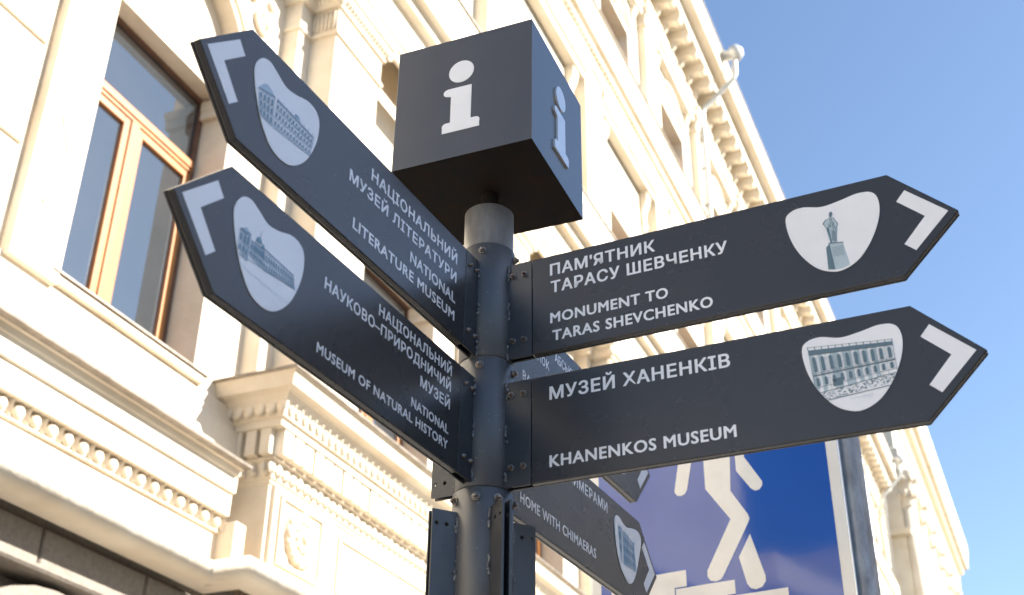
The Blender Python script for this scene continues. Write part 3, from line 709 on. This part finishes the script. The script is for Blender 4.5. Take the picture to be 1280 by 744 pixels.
class Draw:
    clipper=None
    def __init__(s): s.a=MB(); s.b=MB(); s.y=-.0016; s.n=0
    def poly(s,pts,t=0):
        if s.clipper:
            pts=clip(list(pts),s.clipper)
            if not pts: return
        s.n+=1; y=s.y-.000004*(s.n%60)
        (s.a if t==0 else s.b).add([(p[0],y-(0 if t else .0006),p[1]) for p in pts],[list(range(len(pts)))])
    def line(s,p,q,w=.0006,t=0):
        dx,dz=q[0]-p[0],q[1]-p[1]; l=math.hypot(dx,dz) or 1; nx,nz=-dz/l*w/2,dx/l*w/2
        s.poly([(p[0]+nx,p[1]+nz),(q[0]+nx,q[1]+nz),(q[0]-nx,q[1]-nz),(p[0]-nx,p[1]-nz)],t)
    def done(s,parent,left=False):
        if s.b.v: s.b.obj('printed_shading','inkb2' if left else 'ink2',parent,fix=False)
        if s.a.v: s.a.obj('printed_drawing','inkb' if left else 'ink',parent,fix=False)
def facade_draw(d,TL,TR,BR,BL,rows,cols,seed,arch=True,roofline=True,tonefill=True):
    rnd=random.Random(seed)
    def P(u,v): # u 0..1 right, v 0..1 up
        a=[BL[i]*(1-u)+BR[i]*u for i in (0,1)]; b=[TL[i]*(1-u)+TR[i]*u for i in (0,1)]
        return (a[0]*(1-v)+b[0]*v,a[1]*(1-v)+b[1]*v)
    if tonefill:
        for k in range(cols*2):
            if rnd.random()<.5: u=k/cols/2; d.poly([P(u,0),P(u+.5/cols,0),P(u+.5/cols,1),P(u,1)],1)
    for (v0,v1,wid) in rows:
        d.line(P(0,v0-.03),P(1,v0-.03),.0007); d.line(P(0,v1+.05),P(1,v1+.05),.0006)
        for c in range(cols):
            u=(c+.5)/cols; h=wid/cols/2
            pts=[P(u-h,v0),P(u+h,v0),P(u+h,v1-.04)]
            if arch: pts+=[P(u+h*.6,v1-.005),P(u,v1),P(u-h*.6,v1-.005)]
            pts+=[P(u-h,v1-.04)]
            d.poly(pts,0)
            if wid<.45: d.line(P(u+h*.35,v0+.03),P(u+h*.35,v1-.07),.0007,1)
            d.line(P(u-h*1.5,v0),P(u-h*1.5,v1),.00035); d.line(P(u+h*1.5,v0),P(u+h*1.5,v1),.00035)
            if rnd.random()<.6: d.line(P((c+1)/cols,0),P((c+1)/cols,1),.0004)
    d.poly([P(0,.95),P(1,.95),P(1,1),P(0,1)],1); d.line(P(0,.95),P(1,.95),.0005); d.line(P(0,1),P(1,1),.0007)
    d.line(P(0,0),P(1,0),.001); d.line(P(0,0),P(0,1),.0006); d.line(P(1,0),P(1,1),.0006)
    for i in range(60):
        u,v=rnd.random(),rnd.random(); d.line(P(u,v),P(min(1,u+rnd.uniform(.01,.05)),v+rnd.uniform(-.01,.01)),.0003,rnd.choice((0,1)))
    return P
def draw_mansion(d):      # long two-storey palace, arched upper windows
    TL,TR,BR,BL=(.5842,.1497),(.7150,.1402),(.7160,.088),(.5890,.074)
    P=facade_draw(d,TL,TR,BR,BL,[(.50,.86,.42),(.16,.36,.36)],10,3)
    d.poly([P(0,.92),P(1,.92),P(1,1.03),P(0,1.03)],0)
    for i in range(13): u=i/12; d.line(P(u,1.03),P(u,1.11),.0012); 
    d.line(P(0,1.10),P(1,1.10),.0006)
    d.line(P(0,.43),P(1,.43),.0012); d.line(P(0,.40),P(1,.40),.0005)
    rnd=random.Random(5)
    d.poly([(.617,.082),(.632,.083),(.632,.096),(.617,.095)],0)
    for i in range(190):
        u=rnd.random(); x=.596+u*.114; z=.0605+.012*u+rnd.uniform(0,.014); d.line((x,z),(x+rnd.uniform(.001,.004),z+rnd.uniform(-.002,.003)),rnd.uniform(.0006,.0014),0 if rnd.random()<.6 else 1)
    d.line((.600,.060),(.712,.0685),.0012)
    for i in range(10): d.line((.640+i*.0035,.0560-.00004*i*i),(.644+i*.0035,.0565+.0006*i),.0005,1)
def draw_monument(d):     # standing statue on a tall plinth
    d.poly([(.6418,.0897),(.6639,.0861),(.6699,.0420),(.6560,.0380),(.6455,.0388)],1)
    d.poly([(.6355,.0828),(.6418,.0897),(.6455,.0388),(.6345,.0412)],0)
    d.line((.6400,.0905),(.6645,.0865),.0016)
    for r in range(5):
        z=.080-r*.004; x=.646
        while x<.662: d.line((x,z),(x+.0016,z-.0003),.0011); x+=.0026
    body=[(.6430,.0905),(.6535,.0893),(.6552,.103),(.6575,.112),(.6585,.120),(.6600,.124),(.6570,.131),(.6535,.1385),(.6500,.1405),(.6465,.1400),(.6420,.1380),(.6375,.1350),(.6352,.1300),(.6385,.1262),(.6402,.1180),(.6405,.108)]
    d.poly(body,1)
    d.poly([(.6475,.1400),(.6478,.1470),(.6490,.1500),(.6515,.1508),(.6532,.1490),(.6530,.1450),(.6510,.1405)],0)
    d.poly([(.6402,.118),(.6430,.1040),(.6440,.0905),(.6465,.0905),(.6450,.1100),(.6440,.1240)],0)
    for (a,b) in (((.6352,.130),(.6420,.1378)),((.6385,.1262),(.6352,.130)),((.6535,.1385),(.6600,.124)),((.6600,.124),(.6560,.1180)),((.6560,.118),(.6535,.0893)),((.648,.139),(.6475,.120)),((.650,.139),(.6515,.120)),((.6515,.120),(.6500,.0905)),((.6440,.1290),(.6470,.1200)),((.6530,.130),(.6540,.116)),((.6490,.115),(.6480,.094)),((.6525,.112),(.6520,.093)),((.6405,.119),(.6378,.1265))):
        d.line(a,b,.0010)
def draw_palace_a(d):     # L1
    P=facade_draw(d,(-.6790,.1154+.006),(-.5852,.1166),(-.590,.079),(-.681,.0690),[(.70,.88,.30),(.42,.60,.30),(.10,.28,.26)],12,11,arch=False,tonefill=False)
    P=facade_draw(d,(-.7221,.1120),(-.6850,.1218),(-.6830,.0690),(-.7140,.0695),[(.66,.86,.4),(.36,.56,.4),(.06,.26,.4)],4,12,arch=True,tonefill=False)
    d.poly([(-.7205,.112),(-.7144,.1232),(-.7075,.1290),(-.7007,.1296),(-.692,.1262),(-.6859,.1218)],1)
    d.poly([(-.716,.115),(-.711,.1235),(-.702,.1262),(-.694,.1225),(-.690,.119)],1)
    d.poly([(-.636,.1178),(-.6355,.1260),(-.629,.1290),(-.6235,.1260),(-.623,.1178)],1); d.line((-.636,.1245),(-.6235,.1245),.001)
    for i in range(9): d.line((-.677+i*.011,.1190),(-.677+i*.011,.1235),.0008)
def draw_palace_b(d):     # L2
    facade_draw(d,(-.6705,.1159),(-.5954,.1108),(-.590,.0925),(-.662,.0830),[(.52,.78,.34),(.12,.36,.3)],13,21,arch=False,tonefill=False)
    facade_draw(d,(-.6936,.1128),(-.6665,.1143),(-.664,.084),(-.6945,.0880),[(.52,.84,.5),(.14,.36,.4)],6,22,arch=True,tonefill=False)
    facade_draw(d,(-.7194,.1170),(-.6968,.1200),(-.6976,.0775),(-.7192,.0803),[(.56,.86,.4),(.18,.40,.4)],3,23)
    d.poly([(-.7196,.1165),(-.7066,.1245),(-.6960,.1195)],1); d.line((-.7196,.1165),(-.7066,.1245)); d.line((-.7066,.1245),(-.696,.1195)); d.poly([(-.716,.1172),(-.7068,.1225),(-.700,.1190)],1)
    d.poly([(-.6850,.1165),(-.6830,.1235),(-.6785,.1262),(-.6740,.1238),(-.6715,.1172)],0); d.line((-.6762,.125),(-.6755,.1375),.0008)
    d.poly([(-.6720,.113),(-.6690,.121),(-.6640,.114)],0)
    d.line((-.7192,.079),(-.5883,.0915),.0008)
    for i in range(14): 
        x=-.712+i*.008; d.line((x,.066-.0006*i+random.uniform(-.003,.003)),(x+.012,.0655+random.uniform(-.002,.002)),.0005,1)
def draw_chimaera(d):
    facade_draw(d,(.6138,.1440),(.6300,.1470),(.6300,.0690),(.6220,.0740),[(.62,.9,.4),(.3,.52,.4)],3,31)
    facade_draw(d,(.6380,.1420),(.7040,.1330),(.7120,.0720),(.6400,.0680),[(.70,.88,.44),(.40,.60,.44),(.08,.30,.44)],7,32)
    for (x,h) in ((.6150,.1520),(.6300,.1510),(.6520,.1500),(.6690,.1480),(.7050,.1420)): d.line((x,h-.012),(x,h),.0012); d.poly([(x-.002,h-.010),(x+.002,h-.010),(x,h-.002)],0)
# ------------------------------------------------------------------ finger signs
def finger(name,a,of,z,ti,sg,label,lines,blob,draw,chev=True,seed=1):
    mw=frame_of(a,of,z,ti); o=empty(name,mw); tag(o,label,'direction sign','pointed finger signs on the signpost')
    Lj,Lb,Lt=.0978,.7500,.8500
    def body(e,l0): return [(sg*l0,e),(sg*(Lb-e*.4),e),(sg*(Lt-e*1.3),HZ/2),(sg*(Lb-e*.4),HZ-e),(sg*l0,HZ-e)]
    MB().prism(body(0,Lj),0,.0118,'y').obj('front_tray','panel',o,bevel=.0016)
    MB().prism(body(.0012,Lj+.001),.0118,.0128,'y').obj('seam','hole',o)
    MB().prism(body(0,Lj),.0128,T_,'y').obj('back_tray','panel',o,bevel=.0012)
    ch=[(.7736,.1600),(.8345,.1022),(.7755,.0425),(.7590,.0582),(.7980,.1022),(.7578,.1415)]
    MB().add([(sg*x,-.0004,zz) for x,zz in ch],[list(range(6))]).obj('arrow_mark','white',o,fix=False)
    bl=catmull(blob)
    MB().prism(bl,-.0014,-.0002,'y').obj('emblem_plate','white',o)
    if draw: d=Draw(); d.clipper=hull(bl); draw(d); d.done(o,draw in (draw_palace_a,draw_palace_b,draw_chimaera))
    lettering(o,lines)
    bracket(mw,sg,seed=seed)
    return o
AC=0.48578
finger('direction_sign',2.0422,.0112,1.0383,.0015,1,'upper right sign reading Monument to Taras Shevchenko with a printed statue',
  [("ПАМ'ЯТНИК",.1348,.3374,.1562,.0222),("ТАРАСУ ШЕВЧЕНКУ",.1360,.4680,.1190,.0222),("MONUMENT TO",.1345,.3568,.0562,.0200),("TARAS SHEVCHENKO",.1385,.4349,.0195,.0200)],BLOB_R,draw_monument,seed=1)
finger('direction_sign',2.0296,.0161,.7907,-.0022,1,'lower right sign reading Khanenkos Museum with a printed palace front',
  [("МУЗЕЙ ХАНЕНКІВ",.1330,.4545,.1508,.0228),("KHANENKOS MUSEUM",.1325,.4555,.0255,.0203)],BLOB_R,draw_mansion,seed=2)
finger('direction_sign',.4890,.0057,1.0383,-.0038,-1,'upper left sign reading National Literature Museum, arrow pointing left',
  [("НАЦІОНАЛЬНИЙ",-.4219,-.1329,.1455,.0205),("МУЗЕЙ ЛІТЕРАТУРИ",-.4820,-.1331,.1062,.0195),("NATIONAL",-.2897,-.1345,.0635,.0195),("LITERATURE MUSEUM",-.4620,-.1352,.0280,.0190)],BLOB_L,draw_palace_a,seed=3)
finger('direction_sign',.4847,.0031,.7971,0,-1,'lower left sign reading National Museum of Natural History, arrow pointing left',
  [("НАЦІОНАЛЬНИЙ",-.3699,-.1328,.1632,.0175),("НАУКОВО–ПРИРОДНИЧИЙ",-.5181,-.1340,.1326,.0175),("МУЗЕЙ",-.2340,-.1351,.0993,.0175),("NATIONAL",-.2587,-.1373,.0534,.0155),("MUSEUM OF NATURAL HISTORY",-.5225,-.1374,.0254,.0152)],BLOB_L,draw_palace_b,seed=4)
BLOB_C=[(.5958,.150),(.6062,.1690),(.6256,.1709),(.6446,.1644),(.6673,.1617),(.6982,.1692),(.7294,.1741),(.7494,.1674),(.7522,.15),(.7364,.1141),(.7148,.072),(.692,.0455),(.6681,.0362),(.6463,.0447),(.6221,.0620),(.6029,.0990)]
finger('direction_sign',.4880,.006,.7760,0,1,'small rear sign reading Home with Chimaeras pointing away down the street',
  [("БУДИНОК З ХИМЕРАМИ",.1345,.5570,.1700-.0,.0222),("HOME WITH CHIMAERAS",.1335,.4876,.0490,.0200)],[(x-.005,z+.012) for x,z in BLOB_C],draw_chimaera,seed=5) if False else \
finger('direction_sign',AC,.006,.791,0,1,'rear sign reading Home with Chimaeras pointing away down the street',
  [("БУДИНОК З ХИМЕРАМИ",.1345,.5570,.1555,.0215),("HOME WITH CHIMAERAS",.1335,.4876,.0340,.0195)],[(x-.002,z-.003) for x,z in BLOB_C],draw_chimaera,seed=5)
finger('direction_sign',AC-R(.3),.006,1.0383,0,1,'mostly hidden rear sign pointing away between the two right signs',
  [("АБСЬКИЙ",.2950,.4150,.1500,.0195),("БУДИНОК",.1345,.2650,.1130,.0190),("ВАNK"[:2],.1420,.1760,.0400,.0180)],BLOB_R,None,seed=6)
# rear empty bracket level 2, empty brackets level 3
bracket(frame_of(R(117),.0110,.797,0),-1,holes=True,seed=7)
bracket(frame_of(R(65),.010,.549,0),-1,rp=.053,holes=True,seed=8)
bracket(frame_of(R(65),.010,.549,0),1,rp=.053,holes=True,seed=9)
bracket(frame_of(R(155),.010,.553,0),1,rp=.053,holes=True,seed=10)
# ------------------------------------------------------------------ information cube
CA=.4119; CS=.2898; CH=.2942
n_=-dirv(CA); X_=dirv(CA+math.pi/2)
# front face frame: x right, -y toward viewer
cw=basis(X_,-n_,Vector((0,0,1)),Vector((0,0,Z(1.4176))))
CB=empty('information_cube',cw); tag(CB,'dark square box with white letter i on its faces, on top of the signpost','sign')
mb=MB(); h=CS/2; mb.add([(-h,-h,0),(h,-h,0),(h,h,0),(-h,h,0),(-h,-h,CH),(h,-h,CH),(h,h,CH),(-h,h,CH)],[(4,5,6,7),(0,1,5,4),(1,2,6,5),(2,3,7,6),(3,0,4,7)]); mb.add([(-h,-h,0),(h,-h,0),(h,h,0),(-h,h,0)],[(3,2,1,0)],1)
mb.obj('shell',['cubep','under'],CB,bevel=.0014,fix=False)
def arc(cx,cz,r,a0,a1,n=6): return [(cx+r*math.cos(R(a0+(a1-a0)*i/n)),cz+r*math.sin(R(a0+(a1-a0)*i/n))) for i in range(n+1)]
ibody=[(-.0405,.0602),(.0378,.0602),(.0378,.070)]+arc(.0298,.0755,.0085,-20,80)+[(.0195,.0842),(.0195,.1665)]+[(-.0290,.1672)]+arc(-.0315,.1580,.0088,95,260)+[(-.0240,.1470),(-.0240,.0842)]+arc(-.0325,.0755,.0085,100,200)
dot=[(-.0035+.0268*math.cos(t),.2052+.0268*math.sin(t)) for t in [2*math.pi*i/40 for i in range(40)]]
for k,(rot,dx,th) in enumerate(((0,0,.0008),(math.pi/2,.010,.0045),(math.pi,0,.0008),(-math.pi/2,0,.0065))):
    mb=MB(); mb.prism([(x+dx,z) for x,z in ibody],-h-th,-h-.0001,'y'); mb.prism([(x+dx,z) for x,z in dot],-h-th,-h-.0001,'y')
    o=mb.obj('letter_i','white' if k%2==0 else 'letter',CB,bevel=.0002); o.rotation_euler=(0,0,rot)
# ================================================================== UNDERPASS SIGN
ab=R(123); nb=dirv(ab+math.pi/2); Xb=dirv(ab)
PP=Vector((1.1364,1.4160,0)); Ob=PP+nb*.06; PP=PP-Xb*.043+nb*.002
ub=basis(Xb,-nb,Vector((0,0,1)),Ob)
GP=empty('sign_pole',loc=PP); tag(GP,'galvanised round pole holding up the blue underpass sign','pole')
MB().lathe([(.036,0),(.038,.003),(.038,3.47),(.036,3.475)],(0,0,0),40).obj('tube','galv',GP)
MB().lathe([(.039,3.472),(.039,3.49),(.02,3.505),(.002,3.51)],(0,0,0),30).obj('cap','galv',GP)
US=empty('underpass_sign',ub); tag(US,'large blue sign with white figure walking down steps, white border','road sign')
L0,L1,Zb,Zt=-.900,-.052,2.44,3.41
MB().box(L0,L1,0,.022,Zb,Zt).obj('back_box','alu',US,bevel=.002)
MB().box(L0+.006,L1-.006,-.0008,-.0002,Zb+.006,Zt-.006).obj('border','signwhite',US)
bd=.034
MB().box(L0+bd+.004,L1-bd-.006,-.0016,-.0010,Zb+bd,Zt-bd).obj('blue_field','blue',US)
def pic(name,pts): MB().prism(pts,-.0022,-.0017,'y').obj(name,'signwhite',US)
pic('figure_arm',[(-.572,3.17),(-.590,3.08),(-.592,3.066),(-.584,3.054),(-.571,3.050),(-.557,3.054),(-.549,3.066),(-.530,3.15),(-.515,3.24),(-.500,3.30),(-.56,3.30)])
pic('figure_body',[(-.487,3.30),(-.487,3.057),(-.412,2.945),(-.499,2.797),(-.500,2.779),(-.491,2.765),(-.474,2.760),(-.458,2.764),(-.450,2.772),(-.355,2.926),(-.351,2.937),(-.355,2.950),(-.405,3.035),(-.398,3.141),(-.398,3.30)])
pic('figure_arm',[(-.381,3.30),(-.381,3.096),(-.338,3.030),(-.325,3.020),(-.311,3.022),(-.301,3.033),(-.300,3.046),(-.351,3.136),(-.351,3.30)])
pic('figure_leg',[(-.354,2.888),(-.395,2.822),(-.376,2.738),(-.366,2.723),(-.350,2.717),(-.330,2.722),(-.318,2.737),(-.317,2.753)])
pic('figure_head',[(-.435+.055*math.cos(2*math.pi*i/24),3.345+.0*i+.030*math.sin(2*math.pi*i/24)) for i in range(24)])
pic('step',[(-.825,2.8105),(-.5695,2.8105),(-.5695,2.7600),(-.610,2.7600),(-.610,2.50),(-.825,2.50)])
pic('step',[(-.6065,2.7560),(-.4145,2.7560),(-.4145,2.7140),(-.4400,2.7140),(-.4400,2.50),(-.6065,2.50)])
pic('step',[(-.4370,2.7085),(-.2525,2.7085),(-.2525,2.6640),(-.2800,2.6640),(-.2800,2.50),(-.4370,2.50)])
pic('step',[(-.2770,2.6590),(-.1100,2.6590),(-.1100,2.50),(-.2770,2.50)])
for z in (3.22,):
    mb=MB(); mb.lathe([(.0405,z-.015),(.0405,z+.015)],(0,0,0),30); o=mb.obj('clamp_band','galv',US); o.matrix_world=Matrix.Translation(PP)
bpy.context.view_layer.update()
